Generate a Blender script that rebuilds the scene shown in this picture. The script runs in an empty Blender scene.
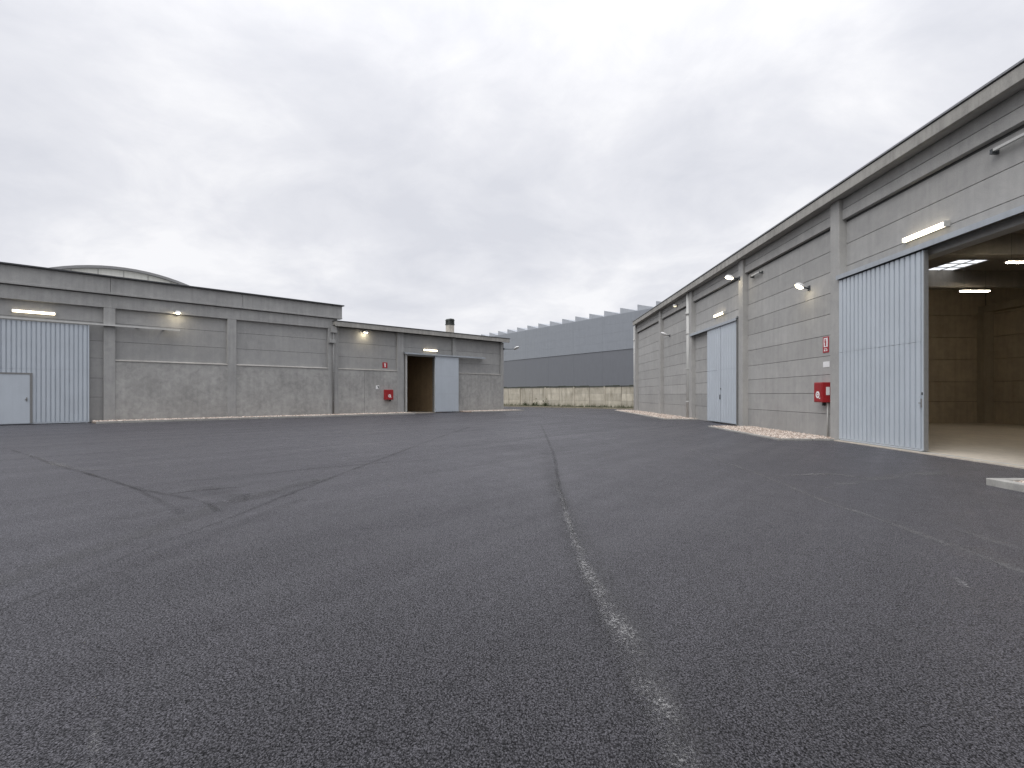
import bpy, bmesh, math, random
from mathutils import Vector, Matrix
random.seed(7)
R = math.radians
scene = bpy.context.scene
col = scene.collection

# ------------------------------------------------------------ camera
F = 540.0            # focal length in pixels at 1024 wide
CAM_H = 1.3
cam_d = bpy.data.cameras.new('camera')
cam = bpy.data.objects.new('camera', cam_d)
col.objects.link(cam)
cam.location = (0, 0, CAM_H)
cam.rotation_euler = (R(90), 0, 0)
cam_d.sensor_width = 36
cam_d.lens = 36 * F / 1024
cam_d.shift_x = -11 / 1024
cam_d.shift_y = 11 / 1024
cam_d.clip_start = 0.05
cam_d.clip_end = 3000
scene.camera = cam

# ------------------------------------------------------------ sky, sun, exposure
SUN_EL, SUN_AZ = R(45), R(218)          # azimuth clockwise from +Y: behind and to the left
world = bpy.data.worlds.new('World')
scene.world = world
world.use_nodes = True
wt = world.node_tree
wt.nodes.clear()
def wn(t, **kw):
    n = wt.nodes.new(t)
    for k, v in kw.items(): setattr(n, k, v)
    return n
wout = wn('ShaderNodeOutputWorld'); wbg = wn('ShaderNodeBackground')
sky = wn('ShaderNodeTexSky', sky_type='NISHITA', sun_disc=False)
sky.sun_elevation = SUN_EL; sky.sun_rotation = SUN_AZ
sky.air_density = 1.0; sky.dust_density = 3.0
tc = wn('ShaderNodeTexCoord'); sep = wn('ShaderNodeSeparateXYZ')
wt.links.new(tc.outputs['Generated'], sep.inputs[0])
def wmath(op, a, b=None, c=None):
    n = wn('ShaderNodeMath', operation=op)
    for i, v in enumerate((a, b, c)):
        if v is None: continue
        if isinstance(v, (int, float)): n.inputs[i].default_value = v
        else: wt.links.new(v, n.inputs[i])
    return n.outputs[0]
zc = wmath('ADD', wmath('MAXIMUM', sep.outputs[2], 0.0), 0.28)
comb = wn('ShaderNodeCombineXYZ')
wt.links.new(wmath('DIVIDE', sep.outputs[0], zc), comb.inputs[0])
wt.links.new(wmath('DIVIDE', sep.outputs[1], zc), comb.inputs[1])
def wnoise(scale, detail, rough, dist, off):
    mp = wn('ShaderNodeMapping'); mp.inputs['Location'].default_value = off
    mp.inputs['Scale'].default_value = (1.0, 1.0, 1)
    wt.links.new(comb.outputs[0], mp.inputs[0])
    n = wn('ShaderNodeTexNoise'); n.inputs['Scale'].default_value = scale
    n.inputs['Detail'].default_value = detail; n.inputs['Roughness'].default_value = rough
    n.inputs['Distortion'].default_value = dist
    wt.links.new(mp.outputs[0], n.inputs[0])
    return n.outputs['Fac']
n1 = wnoise(1.7, 8, 0.55, 0.35, (5.3, 2.2, 0))
n2 = wnoise(4.5, 8, 0.6, 0.5, (0.4, 7.7, 0))
cl = wmath('ADD', wmath('MULTIPLY', n1, 0.75), wmath('MULTIPLY', n2, 0.25))
ramp = wn('ShaderNodeValToRGB')
wt.links.new(cl, ramp.inputs[0])
SKY_K = 8.95
e = ramp.color_ramp.elements
e[0].position = 0.37; e[0].color = (0.69, 0.703, 0.76, 1)
e[1].position = 0.63; e[1].color = (0.92, 0.92, 0.945, 1)
m_ = ramp.color_ramp.elements.new(0.5); m_.color = (0.78, 0.788, 0.835, 1)
# an overcast sky is brighter overhead than at the horizon
zen = wmath('MULTIPLY_ADD', wmath('POWER', wmath('MAXIMUM', sep.outputs[2], 0.0), 5.0), 2.6, 0.97)
cs = wn('ShaderNodeVectorMath', operation='SCALE')
wt.links.new(ramp.outputs[0], cs.inputs[0])
wt.links.new(wmath('MULTIPLY', zen, SKY_K), cs.inputs['Scale'])
wmix = wn('ShaderNodeMix', data_type='RGBA')
wmix.inputs[0].default_value = 0.97
wt.links.new(sky.outputs[0], wmix.inputs[6]); wt.links.new(cs.outputs[0], wmix.inputs[7])
wt.links.new(wmix.outputs[2], wbg.inputs[0])
wbg.inputs[1].default_value = 0.1
wt.links.new(wbg.outputs[0], wout.inputs[0])

sun_d = bpy.data.lights.new('sun', 'SUN')
sun_d.energy = 1.1; sun_d.angle = R(40); sun_d.color = (1, 0.985, 0.965)
sun = bpy.data.objects.new('sun', sun_d); col.objects.link(sun)
sdir = Vector((math.sin(SUN_AZ) * math.cos(SUN_EL), math.cos(SUN_AZ) * math.cos(SUN_EL), math.sin(SUN_EL)))
sun.rotation_euler = sdir.to_track_quat('Z', 'Y').to_euler()
sun.location = sdir * 80
vs = scene.view_settings
vs.view_transform = 'Standard'; vs.look = 'None'; vs.gamma = 1; vs.use_curve_mapping = False
vs.exposure = 0.27
scene.render.engine = 'CYCLES'
scene.cycles.max_bounces = 8
scene.cycles.use_denoising = True
scene.cycles.denoising_prefilter = 'NONE'
scene.cycles.sample_clamp_indirect = 6.0

# ------------------------------------------------------------ material helpers
class NT:
    def __init__(s, name):
        s.m = bpy.data.materials.new(name); s.m.use_nodes = True
        s.t = s.m.node_tree; s.t.nodes.clear()
        s.out = s.n('ShaderNodeOutputMaterial'); s.b = s.n('ShaderNodeBsdfPrincipled')
        s.l(s.b.outputs[0], s.out.inputs[0])
        s.co = s.n('ShaderNodeTexCoord').outputs['Object']
    def n(s, t, **kw):
        n = s.t.nodes.new(t)
        for k, v in kw.items(): setattr(n, k, v)
        return n
    def l(s, a, b): s.t.links.new(a, b)
    def put(s, v, sock):
        if hasattr(v, 'is_linked'): s.l(v, sock)
        else: sock.default_value = v
    def mapped(s, scale=(1, 1, 1), loc=(0, 0, 0)):
        m = s.n('ShaderNodeMapping'); m.inputs['Scale'].default_value = scale; m.inputs['Location'].default_value = loc
        s.l(s.co, m.inputs[0]); return m.outputs[0]
    def noise(s, scale, detail=4, rough=0.55, vec=None, dist=0):
        n = s.n('ShaderNodeTexNoise')
        n.inputs['Scale'].default_value = scale; n.inputs['Detail'].default_value = detail
        n.inputs['Roughness'].default_value = rough; n.inputs['Distortion'].default_value = dist
        s.l(vec if vec is not None else s.co, n.inputs['Vector']); return n.outputs['Fac']
    def voro(s, scale, feature='F1', out='Distance', vec=None):
        n = s.n('ShaderNodeTexVoronoi', feature=feature); n.inputs['Scale'].default_value = scale
        s.l(vec if vec is not None else s.co, n.inputs['Vector']); return n.outputs[out]
    def math(s, op, a, b=None, c=None, clamp=False):
        n = s.n('ShaderNodeMath', operation=op); n.use_clamp = clamp
        for i, v in enumerate((a, b, c)):
            if v is not None: s.put(v, n.inputs[i])
        return n.outputs[0]
    def rng(s, v, a, b, c, d):
        n = s.n('ShaderNodeMapRange'); s.put(v, n.inputs[0])
        for i, x in enumerate((a, b, c, d)): n.inputs[i + 1].default_value = x
        return n.outputs[0]
    def mix(s, f, a, b):
        n = s.n('ShaderNodeMix', data_type='RGBA')
        s.put(f, n.inputs[0]); s.put(a, n.inputs[6]); s.put(b, n.inputs[7]); return n.outputs[2]
    def scale(s, c, f):
        n = s.n('ShaderNodeVectorMath', operation='SCALE')
        s.put(c[:3] if isinstance(c, tuple) else c, n.inputs[0]); s.put(f, n.inputs['Scale']); return n.outputs[0]
    def bump(s, h, dist, strength=1.0):
        n = s.n('ShaderNodeBump'); n.inputs['Distance'].default_value = dist; n.inputs['Strength'].default_value = strength
        s.l(h, n.inputs['Height']); s.l(n.outputs[0], s.b.inputs['Normal'])
    def fin(s, colr, rough, metal=0.0, spec=0.5):
        s.put(colr, s.b.inputs['Base Color']); s.put(rough, s.b.inputs['Roughness'])
        s.b.inputs['Metallic'].default_value = metal; s.b.inputs['Specular IOR Level'].default_value = spec
        return s.m
    def island(s): return s.n('ShaderNodeNewGeometry').outputs['Random Per Island']

def c4(r, g, b): return (r, g, b, 1.0)

def concrete(name, base, blotch=0.18, fine=0.10, streak=0.12, tint=0.10, bump=0.004, rough=0.85, scale=1.0, band=None):
    m = NT(name)
    big = m.noise(0.55 * scale, 5, 0.6)
    mid = m.noise(3.2 * scale, 6, 0.62, dist=0.4)
    fin = m.noise(46, 4, 0.7)
    st = m.noise(1.0, 5, 0.6, vec=m.mapped((5.5, 5.5, 0.35)))
    f = m.rng(big, 0.3, 0.7, 1 - blotch * 0.6, 1 + blotch * 0.6)
    f = m.math('MULTIPLY', f, m.rng(mid, 0.3, 0.7, 1 - blotch * 0.6, 1 + blotch * 0.6))
    f = m.math('MULTIPLY', f, m.rng(fin, 0.3, 0.7, 1 - fine, 1 + fine))
    f = m.math('MULTIPLY', f, m.rng(st, 0.35, 0.7, 1 + streak * 0.4, 1 - streak))
    f = m.math('MULTIPLY', f, m.rng(m.island(), 0, 1, 1 - tint, 1 + tint))
    pores = m.rng(m.voro(38), 0.0, 0.12, 0.72, 1.0)
    f = m.math('MULTIPLY', f, pores)
    if band:      # a slightly darker coat of paint up to this height
        sz = m.n('ShaderNodeSeparateXYZ'); m.l(m.co, sz.inputs[0])
        f = m.math('MULTIPLY', f, m.rng(sz.outputs[2], band - 0.01, band + 0.01, 0.90, 1.0))
    warm = m.mix(mid, c4(base[0], base[1], base[2]), c4(base[0] * 1.015, base[1] * 1.0, base[2] * 0.97))
    h = m.math('ADD', m.math('MULTIPLY', fin, 0.5), mid)
    m.bump(h, bump)
    return m.fin(m.scale(warm, f), rough, spec=0.35)

def painted(name, base, rough=0.45, var=0.06, metal=0.0, dirt=0.10):
    m = NT(name)
    a = m.noise(1.3, 5, 0.6); st = m.noise(1.0, 5, 0.6, vec=m.mapped((9, 9, 0.5)))
    f = m.math('MULTIPLY', m.rng(a, 0.3, 0.7, 1 - var, 1 + var), m.rng(st, 0.4, 0.75, 1.02, 1 - dirt))
    f = m.math('MULTIPLY', f, m.rng(m.noise(60, 3), 0.3, 0.7, 0.97, 1.03))
    m.bump(m.noise(9, 3), 0.0015)
    return m.fin(m.scale(c4(*base), f), m.rng(a, 0.3, 0.7, rough - 0.06, rough + 0.1), metal)

def plain(name, base, rough=0.5, metal=0.0, var=0.08):
    m = NT(name)
    f = m.rng(m.noise(11, 4), 0.3, 0.7, 1 - var, 1 + var)
    return m.fin(m.scale(c4(*base), f), rough, metal)

def emit(name, colr, strength):
    m = NT(name)
    m.b.inputs['Emission Color'].default_value = c4(*colr)
    m.b.inputs['Emission Strength'].default_value = strength
    f = m.rng(m.noise(4, 2), 0.3, 0.7, 0.97, 1.03)
    return m.fin(m.scale(c4(0.8, 0.8, 0.75), f), 0.4)

M = {}
M['panel'] = concrete('grey_panel_concrete', (0.372, 0.370, 0.364), blotch=0.12, fine=0.09, streak=0.08, tint=0.055, band=1.36)
M['beam'] = concrete('beam_concrete', (0.35, 0.348, 0.341), blotch=0.13, streak=0.07, tint=0.03)
M['pilaster'] = concrete('pilaster_concrete', (0.365, 0.363, 0.356), blotch=0.12, streak=0.06, tint=0.03)
M['joint'] = plain('joint_and_painted_shadow', (0.10, 0.10, 0.098), 0.9)  # dark panel joints, also the painted shadow line under the lintel
M['fascia'] = concrete('fascia_concrete', (0.35, 0.342, 0.322), blotch=0.2, streak=0.2, tint=0.02)
M['lpanel'] = concrete('left_panel_concrete', (0.33, 0.331, 0.329), blotch=0.11, fine=0.08, streak=0.06, tint=0.04)
M['lbeam'] = concrete('left_beam_concrete', (0.34, 0.341, 0.338), blotch=0.13, streak=0.12, tint=0.02)
M['render'] = concrete('rough_cement_render', (0.342, 0.341, 0.334), blotch=0.26, fine=0.10, streak=0.08, tint=0.02, bump=0.01, scale=1.2)
M['ledge'] = concrete('ledge_cement', (0.42, 0.41, 0.39), tint=0.0)
M['drip'] = plain('dark_roof_flashing', (0.055, 0.057, 0.06), 0.5, 0.3)
M['door'] = painted('pale_blue_grey_door_paint', (0.475, 0.518, 0.563), 0.42, 0.04, 0, 0.03)
M['doorflat'] = painted('pale_blue_grey_flat_paint', (0.462, 0.503, 0.548), 0.5, 0.04, 0, 0.04)
M['steel'] = painted('galvanised_steel', (0.40, 0.43, 0.46), 0.45, 0.1, 0.35)
M['dark_steel'] = plain('dark_steel', (0.07, 0.075, 0.08), 0.5, 0.4)
M['black'] = plain('black_rubber', (0.02, 0.02, 0.02), 0.7)
M['pipe'] = painted('pale_grey_downpipe', (0.52, 0.52, 0.50), 0.5)
M['red'] = painted('fire_red_paint', (0.32, 0.016, 0.020), 0.35, 0.08, 0, 0.15)
M['signred'] = plain('sign_red', (0.36, 0.02, 0.03), 0.4)
M['white'] = plain('sign_white', (0.80, 0.80, 0.80), 0.45)
M['lampgrey'] = plain('lamp_housing_grey', (0.42, 0.42, 0.40), 0.5)
M['lampdull'] = plain('grey_painted_pipe', (0.2, 0.2, 0.197), 0.6)
M['lampwhite'] = plain('lamp_white_shell', (0.75, 0.75, 0.74), 0.4)
M['tube'] = emit('lit_tube_diffuser', (1.0, 0.86, 0.62), 3.6)
M['intube'] = emit('lit_interior_tube', (1.0, 0.86, 0.66), 85.0)
M['faint'] = emit('dim_warm_lens', (1.0, 0.82, 0.55), 1.2)
M['flood'] = emit('lit_flood_lens', (1.0, 0.86, 0.60), 30.0)
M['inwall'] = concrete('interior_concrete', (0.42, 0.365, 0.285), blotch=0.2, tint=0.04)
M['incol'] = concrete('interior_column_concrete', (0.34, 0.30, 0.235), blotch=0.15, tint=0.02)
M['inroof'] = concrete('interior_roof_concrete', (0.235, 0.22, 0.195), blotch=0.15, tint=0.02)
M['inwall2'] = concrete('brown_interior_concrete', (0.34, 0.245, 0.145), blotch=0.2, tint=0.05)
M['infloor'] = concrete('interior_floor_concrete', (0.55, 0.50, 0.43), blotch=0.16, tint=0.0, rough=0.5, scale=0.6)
M['kerb'] = concrete('kerb_concrete', (0.32, 0.315, 0.30), blotch=0.2, tint=0.04)
M['oldkerb'] = concrete('weathered_kerb', (0.25, 0.225, 0.17), blotch=0.3)
M['flash'] = plain('grey_metal_flashing', (0.22, 0.225, 0.235), 0.5, 0.2)
M['shell'] = plain('roof_membrane', (0.24, 0.24, 0.24), 0.8)
M['skylight'] = None
m = NT('translucent_skylight'); m.t.nodes.remove(m.b)
tr = m.n('ShaderNodeBsdfTranslucent'); tr.inputs[0].default_value = c4(0.82, 0.84, 0.86)
m.l(tr.outputs[0], m.out.inputs[0]); M['skylight'] = m.m
M['facade_low'] = painted('dark_slate_cladding', (0.15, 0.158, 0.175), 0.5, 0.05, 0, 0.06)
M['facade_up'] = painted('blue_grey_cladding', (0.24, 0.258, 0.285), 0.5, 0.05, 0, 0.06)
M['saw'] = painted('pale_sawtooth_cladding', (0.36, 0.38, 0.41), 0.5)
M['vault'] = painted('pale_vault_sheet', (0.72, 0.72, 0.67), 0.6, 0.05)
M['chimney'] = concrete('chimney_render', (0.50, 0.47, 0.42), blotch=0.25)
M['chimcap'] = plain('sooty_chimney_cap', (0.05, 0.055, 0.05), 0.8)

# old boundary wall: beige, stained, mossy
m = NT('stained_beige_concrete')
a = m.noise(1.2, 6, 0.65); b = m.noise(1.0, 6, 0.65, vec=m.mapped((3, 3, 0.45)))
zz = m.n('ShaderNodeSeparateXYZ'); m.l(m.co, zz.inputs[0])
basec = m.mix(m.rng(a, 0.35, 0.65, 0, 1), c4(0.54, 0.50, 0.42), c4(0.41, 0.375, 0.305))
basec = m.mix(m.rng(b, 0.48, 0.70, 0, 0.55), basec, c4(0.14, 0.125, 0.085))
moss = m.math('MULTIPLY', m.rng(zz.outputs[2], 0.0, 0.55, 1, 0), m.rng(m.noise(2.6, 5), 0.4, 0.6, 0.1, 1))
basec = m.mix(moss, basec, c4(0.06, 0.065, 0.028))
f = m.math('MULTIPLY', m.rng(m.island(), 0, 1, 0.85, 1.12), m.rng(m.noise(30, 4), 0.3, 0.7, 0.9, 1.1))
m.bump(m.noise(12, 5), 0.01)
M['oldwall'] = m.fin(m.scale(basec, f), 0.9)
M['mosscap'] = plain('mossy_wall_cap', (0.055, 0.06, 0.045), 0.95, var=0.3)

# gravel stones
m = NT('pale_pink_beige_gravel')
rp = m.n('ShaderNodeValToRGB'); m.l(m.island(), rp.inputs[0])
ee = rp.color_ramp.elements
ee[0].position = 0; ee[0].color = c4(0.24, 0.185, 0.15); ee[1].position = 1; ee[1].color = c4(0.70, 0.63, 0.56)
x = ee.new(0.35); x.color = c4(0.42, 0.34, 0.285); x = ee.new(0.7); x.color = c4(0.53, 0.46, 0.40)
M['gravel'] = m.fin(rp.outputs[0], 0.85)
m = NT('gravel_bedding')
M['bedding'] = m.fin(m.mix(m.rng(m.voro(26), 0.0, 0.6, 0, 1), c4(0.36, 0.30, 0.25), c4(0.24, 0.19, 0.155)), 0.95)

# asphalt: dark binder with pale stone chips, sheen layer to brighten grazing views
def asphalt(name, base=0.046):
    m = NT(name)
    m.co = m.mapped((1.0, 0.74, 1.0))
    v = m.n('ShaderNodeTexVoronoi', feature='F1'); v.inputs['Scale'].default_value = 155
    m.l(m.co, v.inputs['Vector'])
    sp = m.n('ShaderNodeSeparateColor'); m.l(v.outputs['Color'], sp.inputs[0])
    # pale-faced stones with dark pits of binder between them
    chip = m.rng(v.outputs['Distance'], 0.30, 0.70, 1.0, 0.25)
    cval = m.rng(sp.outputs[0], 0, 1, 0.70, 1.25)
    pale = m.rng(sp.outputs[1], 0.985, 1.0, 0.0, 1.2)
    n0 = m.noise(240, 2, 0.7); n1 = m.noise(112, 3, 0.65); n2 = m.noise(44, 3, 0.6)
    patch = m.noise(0.23, 6, 0.6, dist=0.3)
    mid_ = m.noise(2.2, 6, 0.65)
    rot = m.n('ShaderNodeMapping'); rot.inputs['Rotation'].default_value = (0, 0, R(-45.7)); m.l(m.co, rot.inputs[0])
    st = m.n('ShaderNodeMapping'); st.inputs['Scale'].default_value = (0.09, 1.5, 1); m.l(rot.outputs[0], st.inputs[0])
    roll = m.noise(1.0, 6, 0.62, vec=st.outputs[0], dist=0.2)
    drag = m.noise(1.0, 5, 0.6, vec=m.mapped((1.6, 0.10, 1)))
    f = m.math('MULTIPLY', chip, m.math('ADD', cval, pale))
    f = m.math('MULTIPLY', f, m.rng(n1, 0.34, 0.52, 0.06, 1.18))
    f = m.math('MULTIPLY', f, m.rng(n0, 0.34, 0.60, 0.45, 1.18))
    f = m.math('MULTIPLY', f, m.rng(n2, 0.30, 0.62, 0.50, 1.22))
    f = m.math('MULTIPLY', f, m.rng(m.noise(12, 4, 0.65), 0.32, 0.68, 0.72, 1.22))
    f = m.math('MULTIPLY', f, m.rng(patch, 0.3, 0.7, 0.78, 1.24))
    f = m.math('MULTIPLY', f, m.rng(drag, 0.3, 0.7, 0.92, 1.08))
    f = m.math('MULTIPLY', f, m.rng(roll, 0.35, 0.65, 0.82, 1.16))
    f = m.math('MULTIPLY', f, m.rng(mid_, 0.3, 0.7, 0.88, 1.12))
    h = m.math('ADD', m.math('MULTIPLY', chip, 0.5), m.math('MULTIPLY', n1, 1.0))
    m.bump(h, 0.006, 0.40)
    m.b.inputs['Sheen Roughness'].default_value = 0.45; m.b.inputs['Sheen Tint'].default_value = c4(0.93, 0.91, 1.0)
    rgh = m.math('ADD', m.rng(patch, 0.3, 0.7, 0.52, 0.42), m.rng(roll, 0.3, 0.7, 0.07, -0.07))
    rgh = m.math('ADD', rgh, m.rng(mid_, 0.3, 0.7, -0.06, 0.06))
    mat = m.fin(m.scale((base, base * 0.955, base * 1.10), f), rgh, spec=0.5)
    pit = m.math('MULTIPLY', m.rng(n1, 0.36, 0.54, 0.0, 1.0), m.rng(n0, 0.34, 0.58, 0.35, 1.0))
    pit = m.math('MULTIPLY', pit, chip)
    m.put(m.math('MULTIPLY_ADD', pit, 0.55, 0.03), m.b.inputs['Specular IOR Level'])
    m.put(m.math('MULTIPLY_ADD', pit, 0.46, 0.03), m.b.inputs['Sheen Weight'])
    return mat, m
M['asphalt'], _ = asphalt('asphalt', 0.039)

def seam_mat(name, base, rough, amount, scale=1.0, lo=0.30, hi=0.5, fl=0.42, fh=0.62, grain=34):
    """marks worn into the asphalt: broken up along and across by noise"""
    m = NT(name)
    uv = m.n('ShaderNodeTexCoord').outputs['UV']
    s = m.n('ShaderNodeSeparateXYZ'); m.l(uv, s.inputs[0])
    edge = m.rng(m.math('ABSOLUTE', m.math('SUBTRACT', s.outputs[0], 0.5)), 0.06, 0.5, 1.0, 0.0)
    br = m.math('MULTIPLY', m.rng(m.noise(0.9 * scale, 5, 0.65), lo, hi, 0.1, 1.0), m.rng(m.noise(grain, 4, 0.7), fl, fh, 0.05, 1.0))
    al = m.math('MULTIPLY', m.math('MULTIPLY', edge, br), amount, clamp=True)
    f = m.rng(m.noise(70, 4), 0.3, 0.7, 0.5, 1.5)
    m.fin(m.scale((base, base * 0.99, base * 0.98), f), rough)
    m.put(al, m.b.inputs['Alpha'])
    m.bump(m.noise(60, 4), 0.004)
    return m.m
M['seam_dark'] = seam_mat('tarry_joint', 0.014, 0.8, 0.5, lo=0.34, hi=0.60, fl=0.34, fh=0.62)
M['seam_pale'] = seam_mat('chalky_scuff', 0.34, 0.9, 0.9, scale=1.6, lo=0.40, hi=0.58, fl=0.51, fh=0.62, grain=66)
M['seam_grey'] = seam_mat('dusty_track', 0.15, 0.9, 0.7, scale=1.6, lo=0.36, hi=0.6, fl=0.36, fh=0.62)
M['seam_soft'] = seam_mat('worn_band', 0.075, 0.8, 0.3, lo=0.25, hi=0.5, fl=0.35, fh=0.6)
M['seam_tar'] = seam_mat('tarry_band', 0.014, 0.8, 0.19, lo=0.3, hi=0.6, fl=0.3, fh=0.6)
M['weed'] = plain('dull_green_leaf', (0.055, 0.065, 0.028), 0.7, var=0.4)

# ------------------------------------------------------------ mesh helpers
class MB:
    def __init__(s): s.v = []; s.f = []; s.mi = []; s.sm = []
    def face(s, idx, m=0, sm=False): s.f.append(idx); s.mi.append(m); s.sm.append(sm)
    def box(s, x0, x1, y0, y1, z0, z1, m=0):
        if x0 > x1: x0, x1 = x1, x0
        if y0 > y1: y0, y1 = y1, y0
        b = len(s.v)
        for z in (z0, z1):
            s.v += [(x0, y0, z), (x1, y0, z), (x1, y1, z), (x0, y1, z)]
        for q in ((3, 2, 1, 0), (4, 5, 6, 7), (0, 1, 5, 4), (1, 2, 6, 5), (2, 3, 7, 6), (3, 0, 4, 7)):
            s.face([b + i for i in q], m)
        return s
    def hexa(s, pts, m=0):        # 8 points: bottom 4 ccw, top 4 ccw
        b = len(s.v); s.v += [tuple(p) for p in pts]
        for q in ((3, 2, 1, 0), (4, 5, 6, 7), (0, 1, 5, 4), (1, 2, 6, 5), (2, 3, 7, 6), (3, 0, 4, 7)):
            s.face([b + i for i in q], m)
        return s
    def prism(s, pts, axis, a0, a1, m=0):     # pts in the plane across the axis
        n = len(pts); b = len(s.v)
        for a in (a0, a1):
            for p in pts:
                q = list(p); q.insert(axis, a); s.v.append(tuple(q))
        s.face([b + i for i in range(n)][::-1], m); s.face([b + n + i for i in range(n)], m)
        for i in range(n):
            j = (i + 1) % n
            s.face([b + i, b + j, b + n + j, b + n + i], m)
        return s
    def tube(s, pts, r, n=12, m=0, r_end=None, cap=True):
        pts = [Vector(p) for p in pts]; b = len(s.v)
        for k, p in enumerate(pts):
            d = (pts[min(k + 1, len(pts) - 1)] - pts[max(k - 1, 0)]).normalized()
            up = Vector((0, 0, 1)) if abs(d.z) < 0.9 else Vector((1, 0, 0))
            a = d.cross(up).normalized(); c = d.cross(a).normalized()
            rr = r if r_end is None else r + (r_end - r) * k / (len(pts) - 1)
            for i in range(n):
                t = 2 * math.pi * i / n
                s.v.append(tuple(p + a * rr * math.cos(t) + c * rr * math.sin(t)))
        for k in range(len(pts) - 1):
            for i in range(n):
                j = (i + 1) % n
                s.face([b + k * n + i, b + k * n + j, b + (k + 1) * n + j, b + (k + 1) * n + i], m, True)
        if cap:
            s.face([b + i for i in range(n)][::-1], m); e = b + (len(pts) - 1) * n
            s.face([e + i for i in range(n)], m)
        return s
    def ring(s, c, r0, r1, y0, y1, n=20, m=0):     # flat ring in the xz plane
        b = len(s.v)
        for i in range(n):
            t = 2 * math.pi * i / n; ca, sa = math.cos(t), math.sin(t)
            for (r, y) in ((r0, y0), (r1, y0), (r1, y1), (r0, y1)):
                s.v.append((c[0] + r * ca, y, c[1] + r * sa))
        for i in range(n):
            j = (i + 1) % n
            for q in range(4):
                q2 = (q + 1) % 4
                s.face([b + i * 4 + q, b + j * 4 + q, b + j * 4 + q2, b + i * 4 + q2], m)
        return s
    def build(s, name, mats, parent=None, bevel=0.0):
        if not isinstance(mats, (list, tuple)): mats = [mats]
        me = bpy.data.meshes.new(name); me.from_pydata(s.v, [], s.f)
        for mt in mats: me.materials.append(mt)
        me.polygons.foreach_set('material_index', s.mi)
        me.polygons.foreach_set('use_smooth', s.sm)
        bm = bmesh.new(); bm.from_mesh(me); bmesh.ops.recalc_face_normals(bm, faces=bm.faces); bm.to_mesh(me); bm.free()
        o = bpy.data.objects.new(name, me); col.objects.link(o)
        if parent: o.parent = parent
        if bevel:
            bv = o.modifiers.new('bevel', 'BEVEL'); bv.width = bevel; bv.segments = 2; bv.limit_method = 'ANGLE'; bv.angle_limit = R(50)
        return o

def tag(o, label, cat, group=None):
    o['label'] = label; o['category'] = cat
    if group: o['group'] = group
    return o
def structure(o): o['kind'] = 'structure'; return o
def stuff(o): o['kind'] = 'stuff'; return o
def empty(name, loc, rz, label, cat, group=None):
    o = bpy.data.objects.new(name, None); col.objects.link(o)
    o.location = loc; o.rotation_euler = (0, 0, rz); o.empty_display_size = 0.3
    return tag(o, label, cat, group)

# a facade frame: local x runs right along the wall, local y into the building
class Frame:
    def __init__(s, origin, rz): s.o = Vector(origin); s.rz = rz; s.m = Matrix.Rotation(rz, 3, 'Z')
    def p(s, a, w, z): return s.o + s.m @ Vector((a, w, z))
FR = Frame((9.15, 0, 0), R(-90))                           # right warehouse: s = -Y
FL = Frame((0, 46.1, 0), math.atan2(0.716, 0.698))         # left warehouses
def g(px, py, z=0.0):                                      # a spot on the ground, measured on the photograph
    Y = F * (CAM_H - z) / (py - 395.0)
    return ((px - 523.0) / F * Y, Y)

def rows(mb, s0, s1, zs, y_front, holes=(), gap=0.012, relief=0.028, m=0):
    """precast panels: one box per panel with open joints, cut round openings (h0, h1, top)"""
    for a, b in zip(zs[:-1], zs[1:]):
        segs = [(s0, s1)]
        for (h0, h1, ht) in holes:
            if a >= ht - 1e-6: continue
            new = []
            for (p, q) in segs:
                if h1 <= p or h0 >= q: new.append((p, q)); continue
                if h0 > p: new.append((p, h0))
                if h1 < q: new.append((h1, q))
            segs = new
            if b > ht:
                mb.box(h0, h1, y_front, y_front + relief + 0.02, ht, b - gap / 2, m)
        for (p, q) in segs:
            mb.box(p, q, y_front, y_front + relief + 0.02, a + gap / 2, b - gap / 2, m)
def core(mb, s0, s1, y0, y1, z0, z1, holes=(), m=0):
    cur = s0
    for (h0, h1, ht) in sorted(holes):
        if h0 > cur: mb.box(cur, h0, y0, y1, z0, z1, m)
        mb.box(h0, h1, y0, y1, ht, z1, m); cur = h1
    if cur < s1: mb.box(cur, s1, y0, y1, z0, z1, m)

def corrugated(mb, x0, x1, z0, z1, y, pitch, depth, m=0):
    """trapezoidal sheet, ribs upright, facing -y"""
    pts = []; n = max(1, round((x1 - x0) / pitch)); p = (x1 - x0) / n
    for i in range(n):
        xs = x0 + i * p
        pts += [(xs, y), (xs + 0.69 * p, y), (xs + 0.72 * p, y + depth), (xs + 0.97 * p, y + depth)]
    pts.append((x1, y))
    b = len(mb.v)
    for (x, yy) in pts: mb.v += [(x, yy, z0), (x, yy, z1)]
    for i in range(len(pts) - 1):
        mb.face([b + 2 * i, b + 2 * i + 2, b + 2 * i + 3, b + 2 * i + 1], m)

# ------------------------------------------------------------ ground
MBg = MB(); MBg.v += [(-900, -300, -0.02), (900, -300, -0.02), (900, 1500, -0.02), (-900, 1500, -0.02)]; MBg.face([0, 1, 2, 3])
mg = NT('dry_earth')
structure(MBg.build('ground', mg.fin(mg.mix(mg.noise(0.2, 6), c4(0.12, 0.105, 0.08), c4(0.09, 0.10, 0.05)), 0.95)))
# the asphalt yard, gently uneven far from the eye
ya = MB(); nx, ny = 70, 60
X0, X1, Y0, Y1 = -60.0, 34.0, -25.0, 75.0
for j in range(ny + 1):
    for i in range(nx + 1):
        ya.v.append((X0 + (X1 - X0) * i / nx, Y0 + (Y1 - Y0) * j / ny, 0.0))
for j in range(ny):
    for i in range(nx):
        b = j * (nx + 1) + i; ya.face([b, b + 1, b + nx + 2, b + nx + 1])
structure(ya.build('asphalt_yard', M['asphalt']))

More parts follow.
